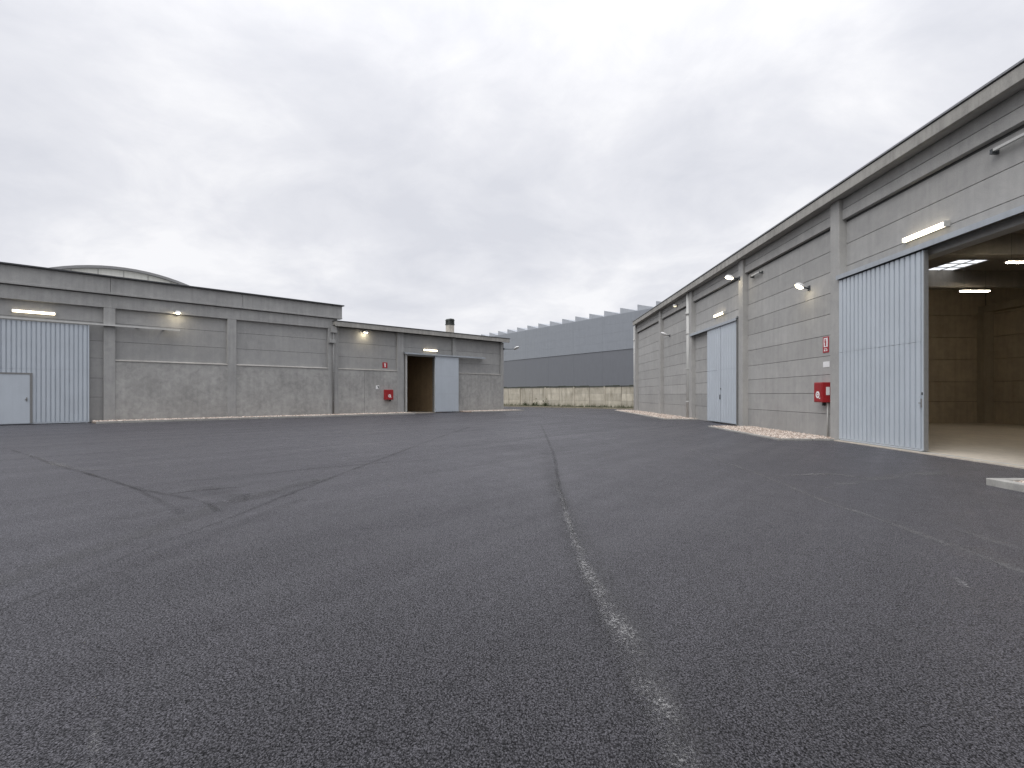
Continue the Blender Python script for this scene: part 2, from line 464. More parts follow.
def ribbon(name, px, widths, mat, z=0.004, wob=0.012):
    pts = [Vector((*g(a, b), 0)) for a, b in px]
    # resample on a Catmull-Rom curve
    out = []; ws = []
    n = len(pts)
    if not isinstance(widths, (list, tuple)): widths = [widths] * n
    for i in range(n - 1):
        p0, p1, p2, p3 = pts[max(i - 1, 0)], pts[i], pts[i + 1], pts[min(i + 2, n - 1)]
        seg = max(4, min(40, int((p2 - p1).length / 0.12)))
        for k in range(seg):
            t = k / seg
            q = 0.5 * ((2 * p1) + (p2 - p0) * t + (2 * p0 - 5 * p1 + 4 * p2 - p3) * t * t + (3 * p1 - p0 - 3 * p2 + p3) * t ** 3)
            out.append(q); ws.append(widths[i] + (widths[i + 1] - widths[i]) * t)
    out.append(pts[-1]); ws.append(widths[-1])
    v = []; f = []; L = 0; uvs = []
    for k, q in enumerate(out):
        d = (out[min(k + 1, len(out) - 1)] - out[max(k - 1, 0)]).normalized(); nrm = Vector((-d.y, d.x, 0))
        if k: L += (q - out[k - 1]).length
        w = ws[k] / 2; o = random.uniform(-wob, wob)
        v += [tuple(q + nrm * (w + o) + Vector((0, 0, z))), tuple(q - nrm * (w - o) + Vector((0, 0, z)))]
        uvs += [(0, L), (1, L)]
        if k: f.append((2 * k - 2, 2 * k - 1, 2 * k + 1, 2 * k))
    me = bpy.data.meshes.new(name); me.from_pydata(v, [], f); me.materials.append(mat)
    ul = me.uv_layers.new(name='UVMap')
    for lp in me.loops: ul.data[lp.index].uv = uvs[lp.vertex_index]
    o = bpy.data.objects.new(name, me); col.objects.link(o)
    return structure(o)

ribbon('asphalt_joint', [(541, 425), (552, 450), (558, 480), (568, 515), (580, 550)], [.08, .10, .08, .05, .02], M['seam_dark'])
ribbon('asphalt_scuff', [(556, 485), (565, 508), (577, 545), (594, 585), (621, 628), (648, 683), (672, 733), (694, 790)], [.03, .07, .10, .14, .19, .20, .18, .16], M['seam_pale'], 0.008)
ribbon('asphalt_band', [(556, 480), (570, 520), (590, 565), (618, 612), (648, 670), (676, 730), (700, 790)], [.2, .3, .34, .36, .36, .34, .34], M['seam_soft'], 0.0055)
ribbon('asphalt_band', [(548, 450), (553, 480), (560, 520), (576, 560), (596, 610), (620, 670), (640, 730), (655, 790)], [.5, .4, .3, .22, .2, .2, .2, .2], M['seam_tar'], 0.0065)
ribbon('asphalt_band', [(-20, 590), (60, 562), (140, 535), (240, 500), (330, 478)], [.35, .4, .4, .4, .3], M['seam_soft'], 0.0055)
ribbon('asphalt_band', [(60, 600), (150, 560), (250, 520), (300, 500)], [.25, .3, .3, .2], M['seam_tar'], 0.0065)
ribbon('asphalt_band', [(205, 487), (240, 497), (275, 492), (320, 480)], [.5, .7, .7, .4], M['seam_tar'], 0.0065)
ribbon('asphalt_band', [(110, 520), (200, 505), (250, 500)], [.3, .4, .3], M['seam_tar'], 0.0065)
ribbon('asphalt_joint', [(470, 427), (440, 437), (400, 452), (352, 470), (318, 483), (262, 505), (215, 524)], [.2, .16, .13, .12, .11, .10, .06], M['seam_dark'])
ribbon('asphalt_joint', [(215, 524), (150, 548), (70, 580), (-10, 615)], [.06, .05, .05, .04], M['seam_dark'])
ribbon('asphalt_joint', [(12, 450), (60, 466), (85, 473), (128, 486), (160, 501), (182, 514)], [.10, .14, .12, .07, .13, .17], M['seam_dark'])
ribbon('asphalt_joint', [(85, 473), (135, 488), (180, 497), (205, 503), (218, 512)], [.09, .12, .12, .10, .12], M['seam_dark'], 0.008)
ribbon('asphalt_joint', [(175, 481), (230, 478), (300, 470), (390, 462)], [.10, .10, .14, .10], M['seam_dark'])
ribbon('asphalt_joint', [(170, 494), (205, 490), (245, 487)], [.10, .14, .10], M['seam_dark'])
ribbon('asphalt_scuff', [(30, 455), (70, 468), (110, 470)], [.15, .3, .1], M['seam_grey'], 0.008)
ribbon('asphalt_scuff', [(690, 450), (760, 475), (826, 502), (885, 521), (940, 542), (1040, 578)], [.1, .1, .12, .14, .16, .16], M['seam_grey'])
ribbon('asphalt_scuff', [(960, 530), (1000, 543), (1060, 560)], [.12, .2, .2], M['seam_grey'])
ribbon('asphalt_scuff', [(826, 488), (862, 481), (905, 476), (935, 473), (968, 472)], [.25, .35, .5, .5, .3], M['seam_grey'])
ribbon('asphalt_scuff', [(785, 476), (830, 474), (860, 478)], [.1, .25, .1], M['seam_grey'])
ribbon('asphalt_scuff', [(955, 578), (968, 588)], [.06, .08], M['seam_pale'])
ribbon('asphalt_scuff', [(94, 720), (96, 745), (90, 775)], [.03, .05, .03], M['seam_pale'])

# ------------------------------------------------------------ gravel beds and kerbs
def stones(name, frame, poly, count, size, z):
    """poly in frame coordinates (a, w); convex"""
    mb = MB()
    xs = [p[0] for p in poly]; ys = [p[1] for p in poly]
    def inside(x, y):
        sgn = 0
        for i in range(len(poly)):
            (x0, y0), (x1, y1) = poly[i], poly[(i + 1) % len(poly)]
            c = (x1 - x0) * (y - y0) - (y1 - y0) * (x - x0)
            if abs(c) < 1e-9: continue
            if sgn == 0: sgn = 1 if c > 0 else -1
            elif (c > 0) != (sgn > 0): return False
        return True
    b = 0; k = 0
    while k < count:
        x = random.uniform(min(xs), max(xs)); y = random.uniform(min(ys), max(ys))
        if not inside(x, y): continue
        k += 1
        r = size * random.uniform(0.6, 1.5); a = random.uniform(0, math.pi); h = r * random.uniform(0.5, 0.9)
        zc_ = z + h * random.uniform(-0.1, 0.8); e1 = r * random.uniform(0.8, 1.3); e2 = r * random.uniform(0.6, 1.0)
        ca, sa = math.cos(a), math.sin(a)
        b = len(mb.v)
        ringp = []
        for t in range(5):
            th = t * 2 * math.pi / 5 + random.uniform(-.25, .25)
            u, v = e1 * math.cos(th), e2 * math.sin(th)
            q = frame.p(x + u * ca - v * sa, y + u * sa + v * ca, zc_ + random.uniform(-.25, .25) * h)
            mb.v.append(tuple(q))
        mb.v.append(tuple(frame.p(x + random.uniform(-.2, .2) * r, y + random.uniform(-.2, .2) * r, zc_ + h)))
        mb.v.append(tuple(frame.p(x, y, zc_ - h)))
        for t in range(5):
            t2 = (t + 1) % 5
            mb.face([b + t, b + t2, b + 5]); mb.face([b + t2, b + t, b + 6])
    return stuff(mb.build(name, M['gravel']))

def bed(frame, poly, kerb_edges, h, kw, n, size):
    mb = MB(); bot = [tuple(frame.p(a, w, 0.005)) for a, w in poly]; top = [tuple(frame.p(a, w, h * 0.75)) for a, w in poly]
    k = len(poly); b = len(mb.v); mb.v += bot + top
    mb.face([b + k + i for i in range(k)])
    for i in range(k):
        j = (i + 1) % k; mb.face([b + i, b + j, b + k + j, b + k + i])
    structure(mb.build('gravel_bed', M['bedding']))
    kb = MB()
    for (i, j) in kerb_edges:
        p, q = Vector(poly[i]), Vector(poly[j]); d = (q - p).normalized(); nn = Vector((-d.y, d.x))
        cen = sum((Vector(t) for t in poly), Vector((0, 0))) / k
        if (cen - p).dot(nn) > 0: nn = -nn
        L = (q - p).length; cnt = max(1, round(L / 1.0))
        for c in range(cnt):
            t0 = p + d * (L * c / cnt + (0.004 if c else -0.0)); t1 = p + d * (L * (c + 1) / cnt - 0.004)
            if c == cnt - 1: t1 = q + d * kw * 0.98
            dz = random.uniform(-.004, .004)
            a0, a1 = t0 + nn * 0.0, t1 + nn * 0.0; b0, b1 = t0 + nn * kw, t1 + nn * kw
            kb.hexa([frame.p(*a0, -.01), frame.p(*a1, -.01), frame.p(*b1, -.01), frame.p(*b0, -.01),
                     frame.p(*a0, h + dz), frame.p(*a1, h + dz), frame.p(*b1, h + dz), frame.p(*b0, h + dz)])
    structure(kb.build('kerb', M['kerb'], bevel=0.012))
    stones('gravel', frame, poly, n, size, h * 0.75)

bed(FR, [(-21.9, -1.55), (-15.55, -1.75), (-15.45, -0.02), (-21.6, -0.02)], [(0, 1), (1, 2)], 0.05, 0.10, 5200, 0.026)
bed(FR, [(-44.5, -1.5), (-28.6, -1.6), (-28.3, -0.02), (-44.5, -0.02)], [(0, 1), (1, 2)], 0.06, 0.10, 5200, 0.035)
bed(FR, [(-7.66, -2.33), (2.0, -2.33), (2.0, -0.02), (-7.66, -0.02)], [(3, 0), (0, 1)], 0.105, 0.14, 6500, 0.022)
bed(FL, [(-29.0, -1.25), (-12.0, -1.35), (-11.9, -0.02), (-29.0, -0.02)], [(0, 1), (1, 2)], 0.10, 0.10, 5200, 0.035)
bed(FL, [(-6.9, -1.35), (-1.6, -1.5), (-1.75, -0.02), (-6.95, -0.02)], [(0, 1), (1, 2)], 0.08, 0.10, 1800, 0.035)

# ------------------------------------------------------------ the long warehouse on the right
wr = empty('warehouse', FR.p(0, 0, 0), FR.rz, 'long warehouse of pale grey concrete panels with an open doorway and corrugated sliding door', 'warehouse')
PIL = [-43.1, -35.4, -28.9, -22.2, -15.5, -8.9, -2.3, 4.0, 10.0]
ZS = [0.0, 0.73, 1.35, 1.91, 2.47, 3.09, 3.71, 4.33, 4.95, 5.57, 6.19]  # top row stops short: dark gap below the lintel stands for its shadow
OPEN = (-12.75, -9.15, 4.5)
wall = MB()
core(wall, -43.1, 10.0, 0.028, 0.26, 0.0, 6.837, [OPEN], 1)
for a, b in zip(PIL[:-1], PIL[1:]):
    rows(wall, a, b, ZS, 0.0, [OPEN] if a < -10 < b else ())
wall.build('panel_wall', [M['panel'], M['joint']], wr, 0.006)
bm_ = MB()
for a, b in zip(PIL[:-1], PIL[1:]):
    bm_.box(a + .22, b - .22, -0.12, 0.02, 6.25, 6.53)
    bm_.box(a + .22, b - .22, -0.105, 0.02, 6.548, 6.836); bm_.box(a + .24, b - .24, -0.04, 0.02, 6.53, 6.548)
bm_.build('lintel_beam', M['beam'], wr, 0.008)
for a in PIL:
    hi = 0.22 if a > -43 else 0.22
    MB().box(a - hi, a + hi, -0.21, 0.02, 0.0, 6.836).build('pilaster', M['pilaster'], wr, 0.015)
fa = MB(); L0, L1 = -42.95, 10.3
fa.prism([(-0.43, 6.815), (-0.33, 6.815), (-0.33, 6.90), (0.25, 6.90), (0.25, 7.085), (-0.43, 7.085)], 0, L0, L1)
fa.build('fascia', M['fascia'], wr, 0.01)
fd = MB(); fd.box(L0 - .02, L1, -0.415, 0.25, 7.088, 7.11); fd.box(L0 - .02, L1, -0.455, 0.30, 7.11, 7.15, 1)
fd.build('roof_flashing', [M['drip'], M['flash']], wr)
so = MB(); so.box(L0 + .03, L1, -0.327, 0.26, 6.84, 6.895); so.build('soffit', M['beam'], wr)
# roof plate with skylight openings
SKY = [(-22.0 + 0.0, -20.95), ]
rf = MB(); DW = 22.0
holes_s = [(-20.85, -19.2), (-16.1, -14.4), (-11.4, -9.8), (-6.8, -5.1), (-2.1, -.4), (2.6, 4.2)]
hx0, hx1 = 6.35, 7.45
rf.box(-43.2, 10.2, 0.262, hx0, 6.1, 6.3); rf.box(-43.2, 10.2, hx1, DW, 6.1, 6.3)
cur = -43.2
for a, b in holes_s: rf.box(cur, a, hx0, hx1, 6.1, 6.3); cur = b
rf.box(cur, 10.2, hx0, hx1, 6.1, 6.3)
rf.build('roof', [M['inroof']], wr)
for a, b in holes_s:
    q = MB(); q.v += [(a, hx0, 6.125), (b, hx0, 6.125), (b, hx1, 6.125), (a, hx1, 6.125)]; q.face([0, 1, 2, 3])
    so_ = q.build('skylight', M['skylight'], wr)
    q = MB()
    for k in range(1, 3): q.box(a + (b - a) * k / 3 - .02, a + (b - a) * k / 3 + .02, hx0, hx1, 6.09, 6.12)
    q.box(a, b, (hx0 + hx1) / 2 - .02, (hx0 + hx1) / 2 + .02, 6.087, 6.119); q.build('glazing_bar', M['lampgrey'], so_)
iw = MB()
zi = [0, 1.0, 1.9, 2.9, 3.9, 4.9, 6.1]
for a, b in zip(zi[:-1], zi[1:]):
    for (x0, x1) in ((0.27, 6.0), (6.0, 11.85)): iw.box(x0 + 0, x1 - .01, 0, 0, 0, 0) if False else None
    for k in range(5):
        s0 = -24.5 + k * 6.9; iw.box(s0, s0 + 6.88, 11.85, 12.1, a + .008, b - .008)
    for (w0, w1) in ((0.27, 4.0), (4.0, 8.0), (8.0, 11.85)):
        iw.box(-24.75, -24.5, w0, w1 - .015, a + .008, b - .008)
        iw.box(9.9, 10.1, w0, w1 - .015, a + .008, b - .008)
iw.box(-24.95, -24.72, 0.262, 12.3, 0, 6.099, 1); iw.box(-24.72, 10.1, 12.07, 12.3, 0, 6.099, 1)
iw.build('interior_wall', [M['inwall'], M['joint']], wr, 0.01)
ic = MB()
for s0 in (-24.3, -21.0, -16.36, -11.7, -7.0): ic.box(s0 - .2, s0 + .2, 11.45, 11.86, 0, 5.0)
ic.box(-24.5, 9.9, 11.5, 11.87, 5.003, 5.3)
ic.box(-24.51, -24.2, 4.0, 4.35, 0, 5.6)
ic.build('interior_column', M['incol'], wr, 0.012)
ib = MB()
for s0 in (-21.0, -16.2, -11.7, -7.0, -2.4): ib.box(s0 - .15, s0 + .15, 0.262, 11.84, 5.48, 6.098)
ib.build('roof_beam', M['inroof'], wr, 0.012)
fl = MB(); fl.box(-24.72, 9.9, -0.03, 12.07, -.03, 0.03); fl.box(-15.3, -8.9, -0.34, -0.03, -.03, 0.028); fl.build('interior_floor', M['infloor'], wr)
# doorway reveal, corrugated sliding door, its track
rv = MB(); h0, h1, ht = OPEN
rv.box(h0 - .02, h0 + .05, -0.005, 0.30, 0.03, ht); rv.box(h1 - .05, h1 + .02, -0.005, 0.30, 0.03, ht); rv.box(h0 + .05, h1 - .05, -0.005, 0.30, ht - .06, ht + .0)
rv.build('door_frame', M['pilaster'], wr)
tk = MB()
tk.prism([(-0.29, 4.55), (-0.27, 4.55), (-0.27, 4.65), (-0.003, 4.70), (-0.003, 4.72), (-0.29, 4.67)], 0, -15.30, -8.8)
tk.box(-15.3, -8.8, -0.24, -0.14, 4.555, 4.60, 1)
for s0 in (-15.3, -14.0, -12.7, -11.4, -10.1): tk.box(s0 - .04, s0 + .04, -0.2, -0.003, 4.602, 4.618, 1)
tk.build('door_track', [M['steel'], M['dark_steel']], wr)
dl = MB(); da, db = -15.24, -12.04
for (z0, z1) in ((0.09, 2.49), (2.50, 4.52)):
    corrugated(dl, da + .03, db - .03, z0, z1, -0.235, 0.178, 0.055)
dl.box(da + .04, db - .03, -0.165, -0.12, 0.09, 4.52)
dl.box(da, da + .032, -0.232, -0.12, 0.06, 4.53); dl.box(db - .032, db, -0.236, -0.12, 0.06, 4.53)
dl.box(da + .032, db - .032, -0.222, -0.12, 0.04, 0.088)
door = dl.build('sliding_door', M['door'], wr)
hd = MB(); hd.box(db - .05, db - .02, -0.25, -0.234, 1.02, 1.22); hd.box(db - .10, db - .04, -0.262, -0.249, 1.11, 1.13); hd.box(db - .002, db + .008, -0.21, -0.15, 0.98, 1.3)
hd.build('door_handle', M['lampdull'], door)
MB().box(db + .001, db + .022, -0.215, -0.125, 0.06, 4.5).build('edge_seal', M['lampdull'], door)
MB().box(db - .028, db + .002, -0.25, -0.234, 1.30, 1.36).build('door_lock', M['dark_steel'], door)
gr_ = MB(); gr_.box(da - .1, -9.3, -0.20, -0.16, -0.0, 0.032); gr_.build('floor_rail', M['steel'], wr)
# second door, far bay
tk = MB(); tk.prism([(-0.26, 4.42), (-0.24, 4.42), (-0.24, 4.52), (-0.003, 4.58), (-0.003, 4.60), (-0.26, 4.54)], 0, -28.85, -22.56); tk.build('door_track', M['steel'], wr)
dl = MB(); da, db = -26.25, -22.68
mid = (da + db) / 2
for (p, q) in ((da, mid - .006), (mid + .006, db)):
    for (z0, z1) in ((0.08, 2.43), (2.44, 4.42)): corrugated(dl, p + .01, q - .01, z0, z1, -0.20, 0.3, 0.010)
    dl.box(p, q, -0.185, -0.11, 0.06, 4.43)
d2 = dl.build('sliding_door', M['doorflat'], wr)
MB().box(mid - .06, mid - .02, -0.235, -0.195, 1.1, 1.32).build('door_handle', M['dark_steel'], d2)
MB().box(mid + .03, mid + .06, -0.225, -0.195, 1.55, 1.62).build('door_lock', M['dark_steel'], d2)
ps = MB(); ps.box(-22.66, -22.60, -0.20, -0.02, 0.0, 4.6); ps.build('door_post', M['lampdull'], wr)
# downpipes
def downpipe(parent, a, w, z_top, r=0.06, mat='pipe'):
    mb = MB(); mb.tube([(a, w, 0.05), (a, w, z_top)], r, 14)
    for z in (0.9, 2.7, 4.6): mb.tube([(a, w, z), (a, w, z + .05)], r * 1.22, 14)
    mb.tube([(a, w, z_top * .83), (a, w, z_top * .83 + .14)], r * 1.3, 14)
    return mb.build('downpipe', M[mat], parent)
downpipe(wr, -43.42, -0.15, 6.8, 0.11)
downpipe(wr, -29.3, -0.16, 6.8, 0.125)
# steel rails fixed under the lintel
for (a, b) in ((-21.45, -20.55), (-10.45, -8.2)):
    mb = MB(); mb.box(a, b, -0.13, -0.075, 5.98, 6.03); mb.box(a + .02, a + .08, -0.14, 0.0, 5.94, 6.03, 1); mb.box(b - .08, b - .02, -0.14, 0.0, 5.94, 6.03, 1)
    mb.build('wall_rail', [M['pipe'], M['dark_steel']], wr)

# ------------------------------------------------------------ tall warehouse on the left
wl = empty('warehouse', FL.p(-30, 0, 0), FL.rz, 'tall grey concrete warehouse on the left with a wicket door in its sliding door', 'warehouse')
class Sub:      # coordinates of a frame shifted along its x
    pass
def shift(o, dx):
    for ch in o.children:
        ch.location.x += dx
T0, T1 = -46.0, -16.8
mb = MB(); core(mb, T0, T1, 0.178, 0.36, 0, 6.0, (), 1)
rows(mb, T0, -28.3, [2.1, 3.05, 3.87, 4.75, 5.5], 0.15); rows(mb, -29.6, -28.3, [0, 1.2, 2.1], 0.15)
for a, b in ((-28.1, -23.15), (-22.7, -17.45)): rows(mb, a - .05, b + .05, [2.9, 3.87, 4.75, 5.5], 0.15)
mb.build('panel_wall', [M['lpanel'], M['joint']], wl, 0.006)
mb = MB()
for a, b in ((-28.1, -23.15), (-22.7, -17.4)):
    MB().prism([(0.0, 0.0), (0.17, 0.0), (0.17, 2.99), (0.02, 2.94), (0.0, 2.93)], 0, a - .02, b + .02).build('plinth_wall', M['render'], wl, 0.008)
for a, b in ((-28.1, -23.15), (-22.7, -17.4)):
    MB().prism([(-0.03, 2.935), (0.149, 2.993), (0.149, 3.02), (-0.03, 2.965)], 0, a + .002, b - .002).build('sill', M['ledge'], wl)
for a, b in ((-28.55, -28.1), (-23.15, -22.7), (-17.4, -16.8)):
    MB().box(a, b, -0.025, 0.17, 0, 5.46).build('pilaster', M['lbeam'], wl, 0.012)
mb = MB(); mb.box(T0, T1, -0.03, 0.2, 5.46, 6.06); mb.build('lintel_beam', M['lbeam'], wl, 0.012)
mb = MB(); x = T0
while x < T1: 
    x2 = min(x + 5.9, T1 + .28); mb.box(x, x2 - .012, -0.13, 0.25, 6.09, 6.90); x = x2
mb.box(T0, T1 + .27, -0.165, -0.12, 6.092, 6.19)
mb.build('attic_band', M['lbeam'], wl, 0.012)
mb = MB(); mb.box(T0, T1 + .36, -0.27, 0.35, 6.9, 6.97); mb.build('roof_flashing', M['drip'], wl, 0.01)
mb = MB(); mb.box(T0, T1 + .2, 0.26, 9.5, 6.7, 6.9); mb.box(T1 + .0, T1 + .2, 0.37, 9.5, 0, 6.7, 1); mb.build('roof', [M['shell'], M['lbeam']], wl)
# sliding door with wicket
dl = MB(); da, db = -35.4, -29.1
for (z0, z1) in ((0.09, 2.44), (2.45, 4.54)): corrugated(dl, da, db - .05, z0, z1, -0.14, 0.16, 0.04)
dl.box(da, db - .05, -0.09, 0.0, 0.07, 4.55); dl.box(db - .052, db, -0.14, 0.02, 0.05, 4.56); dl.box(da, db - .052, -0.128, -0.05, 0.03, 0.088)
door = dl.build('sliding_door', M['door'], wl)
wk = MB(); wa, wb = -32.3, -31.06
wk.box(wa, wb, -0.16, -0.095, 0.06, 2.26); wk.box(wa, wa + .07, -0.175, -0.09, 0.058, 2.27); wk.box(wb - .09, wb, -0.172, -0.09, 0.058, 2.27, 1); wk.box(wa + .07, wb - .09, -0.172, -0.09, 2.2, 2.272, 1)
wk.box(wb - .24, wb - .17, -0.2, -0.16, 1.09, 1.13, 1); wk.box(wb - .21, wb - .17, -0.17, -0.16, 1.02, 1.2, 1)
wk.build('wicket_door', [M['doorflat'], M['lampdull']], door)
tk = MB(); tk.prism([(-0.20, 4.585), (-0.185, 4.585), (-0.185, 4.645), (-0.03, 4.665), (-0.03, 4.675), (-0.20, 4.66)], 0, -36.0, -25.45)
tk.box(-36, -25.72, -0.16, -0.08, 4.592, 4.63, 1)
for s0 in (-28.2, -27.2, -26.1): tk.box(s0 - .05, s0 + .05, -0.15, 0.17, 4.632, 4.644, 1)
tk.build('door_track', [M['pipe'], M['dark_steel']], wl)
for ch in wl.children: ch.location.x = 30.0

# ------------------------------------------------------------ low warehouse next to it
wo = empty('warehouse', FL.p(-9.5, 0, 0), FL.rz, 'low grey concrete warehouse with an open dark doorway and flat blue sliding door', 'warehouse')
A0, A1 = -16.797, -2.3
OP = (-11.65, -9.2, 4.06)
mb = MB(); core(mb, A0, A1, 0.158, 0.34, 0, 5.7, [OP], 1)
for a, b in ((-16.72, -12.42), (-11.9, -7.58), (-7.27, -2.6)):
    rows(mb, a - .02, b + .02, [0.0, 1.5, 2.9, 3.75, 4.65, 5.6], 0.13, [OP] if a < -10 < b else ())
mb.build('panel_wall', [M['lpanel'], M['joint']], wo, 0.006)
mb = MB()
for a, b in ((-16.72, -14.9), (-14.888, -12.42), (-7.27, -2.6)): MB().prism([(0.0, 0.0), (0.14, 0.0), (0.14, 2.97), (0.0, 2.93)], 0, a - .0, b).build('plinth_wall', M['render'], wo, 0.008)
for a, b in ((-16.72, -12.42), (-7.27, -2.6)): MB().prism([(-0.03, 2.935), (0.129, 2.975), (0.129, 3.0), (-0.03, 2.965)], 0, a + .002, b - .002).build('sill', M['ledge'], wo)
for a, b in ((-16.797, -16.72), (-12.42, -11.9), (-7.58, -7.27), (-2.6, -2.3)):
    MB().box(a, b, -0.025, 0.16, 0, 5.6).build('pilaster', M['lbeam'], wo, 0.012)
mb = MB(); mb.prism([(-0.40, 5.6), (-0.30, 5.6), (-0.30, 5.68), (0.3, 5.68), (0.3, 5.9), (-0.40, 5.9)], 0, A0 - .3, A1 + .32); mb.build('fascia', M['fascia'], wo, 0.012)
mb = MB(); mb.box(A0 - .33, A1 + .35, -0.43, 0.34, 5.903, 5.955); mb.build('roof_flashing', M['drip'], wo, 0.008)
mb = MB(); mb.box(A0 + .25, A1 - .02, 0.345, 9.5, 5.5, 5.68); mb.build('roof', M['shell'], wo)
mb = MB(); mb.box(A1 - .28, A1 - .02, 0.345, 9.5, 0, 5.5); mb.build('end_wall', M['lpanel'], wo)
mb = MB(); mb.box(A0 + .25, A1 - .29, 5.0, 5.2, 0, 5.49); mb.box(-12.9, -12.7, 0.35, 5.0, 0, 5.49)
mb.box(-8.6, -8.4, .35, 5.0, 0, 5.49); mb.box(-10.3, -9.95, 4.7, 4.99, 0, 5.49); mb.build('interior_wall', M['inwall2'], wo)
mb = MB(); mb.box(-12.7, -8.6, 0.0, 5.0, -.02, 0.03); mb.build('interior_floor', M['infloor'], wo)
rv = MB(); h0, h1, ht = OP
rv.box(h0 - .1, h0, -0.06, 0.30, 0.0, ht + .12); rv.box(h1, h1 + .06, -0.02, 0.30, 0.0, ht); rv.box(h0, h1 + .06, -0.04, 0.30, ht + .001, ht + .12)
rv.build('door_frame', M['lampgrey'], wo)
tk = MB(); tk.prism([(-0.26, 4.15), (-0.24, 4.15), (-0.24, 4.22), (0.0, 4.27), (0.0, 4.29), (-0.26, 4.25)], 0, -11.95, -4.5); tk.build('door_track', M['steel'], wo)
dl = MB(); da, db = -9.33, -7.16
for (z0, z1) in ((0.07, 1.38), (1.385, 2.7), (2.705, 4.14)): dl.box(da + .03, db - .03, -0.17, -0.11, z0, z1)
dl.box(da, da + .032, -0.18, -0.1, 0.05, 4.15); dl.box(db - .032, db, -0.18, -0.1, 0.05, 4.15)
dl.build('sliding_door', M['doorflat'], wo, 0.004)
downpipe(wo, A0 - .3, -0.10, 5.6, 0.055, 'lampdull')
MB().box(A0 - .6, A0 - .2, -0.2, -0.03, 4.55, 4.75).build('junction_box', M['lbeam'], wo, 0.01)
MB().box(A0 - .46, A0 - .1, -0.2, -0.03, 5.2, 5.6).build('rain_hopper', M['lbeam'], wo, 0.01)
# chimney on the low roof
mb = MB(); cx, cw = -5.5, 3.0
mb.box(cx - .25, cx + .25, cw - .25, cw + .25, 5.68, 7.02); ch_ = mb.build('chimney', M['chimney'], wo, 0.02)
mb = MB(); mb.box(cx - .28, cx + .28, cw - .28, cw + .28, 7.022, 7.10)
for sx in (-1, 1):
    for sy in (-1, 1): mb.box(cx + sx * .2 - .06, cx + sx * .2 + .06, cw + sy * .2 - .06, cw + sy * .2 + .06, 7.1, 7.40)
mb.box(cx - .19, cx + .19, cw - .19, cw + .19, 7.1, 7.36)
mb.prism([(cx - .29, 7.40), (cx + .29, 7.40), (cx + .17, 7.53), (cx - .17, 7.53)], 1, cw - .29, cw + .29)
mb.build('chimney_cap', M['chimcap'], ch_, 0.01)
for ch in wo.children: ch.location.x = 9.5

# ------------------------------------------------------------ vaulted hall behind the tall warehouse
VS = -26.1
vh = empty('vaulted_hall', FL.p(VS, 10, 0), FL.rz, 'pale hall with a low arched roof rising behind the tall left warehouse', 'building')
RR, ZC, HW = 11.0, -1.58, 7.6
ang = math.asin(HW / RR); arc = [(RR * math.sin(-ang + 2 * ang * k / 28), ZC + RR * math.cos(-ang + 2 * ang * k / 28)) for k in range(29)]
mb = MB(); pts = [(-HW + .1, 0)] + [(a * 0.985, z - .16) for a, z in arc] + [(HW - .1, 0)]
mb.prism(pts, 1, 0.25, 22.0); mb.build('hall_wall', M['vault'], vh)
mb = MB()
out = arc; inn = [(a * .985, z - .155) for a, z in arc]
mb.prism(out + inn[::-1], 1, 0.0, 22.3); mb.build('arched_roof', M['shell'], vh)
mb = MB()
for k in range(-4, 5):
    a = k * 1.3; mb.box(a - .025, a + .025, 0.22, 0.249, 5.5, ZC + math.sqrt(RR * RR - a * a) - .2)
mb.build('gable_mullion', M['lampgrey'], vh)

# ------------------------------------------------------------ big blue-grey factory far behind
def fpt(px): 
    Y = 60.0 * 476 / (px - 160.0); return Vector(((px - 523.0) / F * Y, Y, 0))
fo = fpt(636); fu = (fpt(640) - fpt(520)).normalized()
FF = Frame(fo, math.atan2(fu.y, fu.x))
fy = empty('factory', fo, FF.rz, 'huge blue-grey factory hall with a sawtooth roof beyond the boundary wall', 'building')
step = 2.256 / abs(fu.y)
S0, S1 = -step * 18, step * 7
mb = MB(); 
k = 0; x = S0
while x < S1:
    mb.box(x + .006, x + step * 2 - .006, 0, 0.2, 0.0, 6.49); x += step * 2
mb.build('lower_cladding', M['facade_low'], fy)
mb = MB(); x = S0
while x < S1:
    for (z0, z1) in ((6.5, 7.527), (7.532, 8.557), (8.562, 9.587), (9.592, 10.62)): mb.box(x + .005, x + step * 2 - .005, -0.06, 0.14, z0, z1)
    x += step * 2
mb.build('upper_cladding', M['facade_up'], fy)
mb = MB(); mb.box(S0, S1, 0.2, 40, 0, 10.5); mb.build('hall_body', M['facade_low'], fy)
off = (fpt(642) - fo).dot(fu) - 0.36 * step
n = 0
for k in range(-20, 6):
    a = off + k * step
    if a < S0 or a + step > S1: continue
    MB().prism([(a, 10.5), (a + step - .02, 10.5), (a + step - .02, 10.72), (a + .06, 11.38), (a, 11.38)], 1, 0.3, 40).build('sawtooth_skylight', M['saw'], fy)

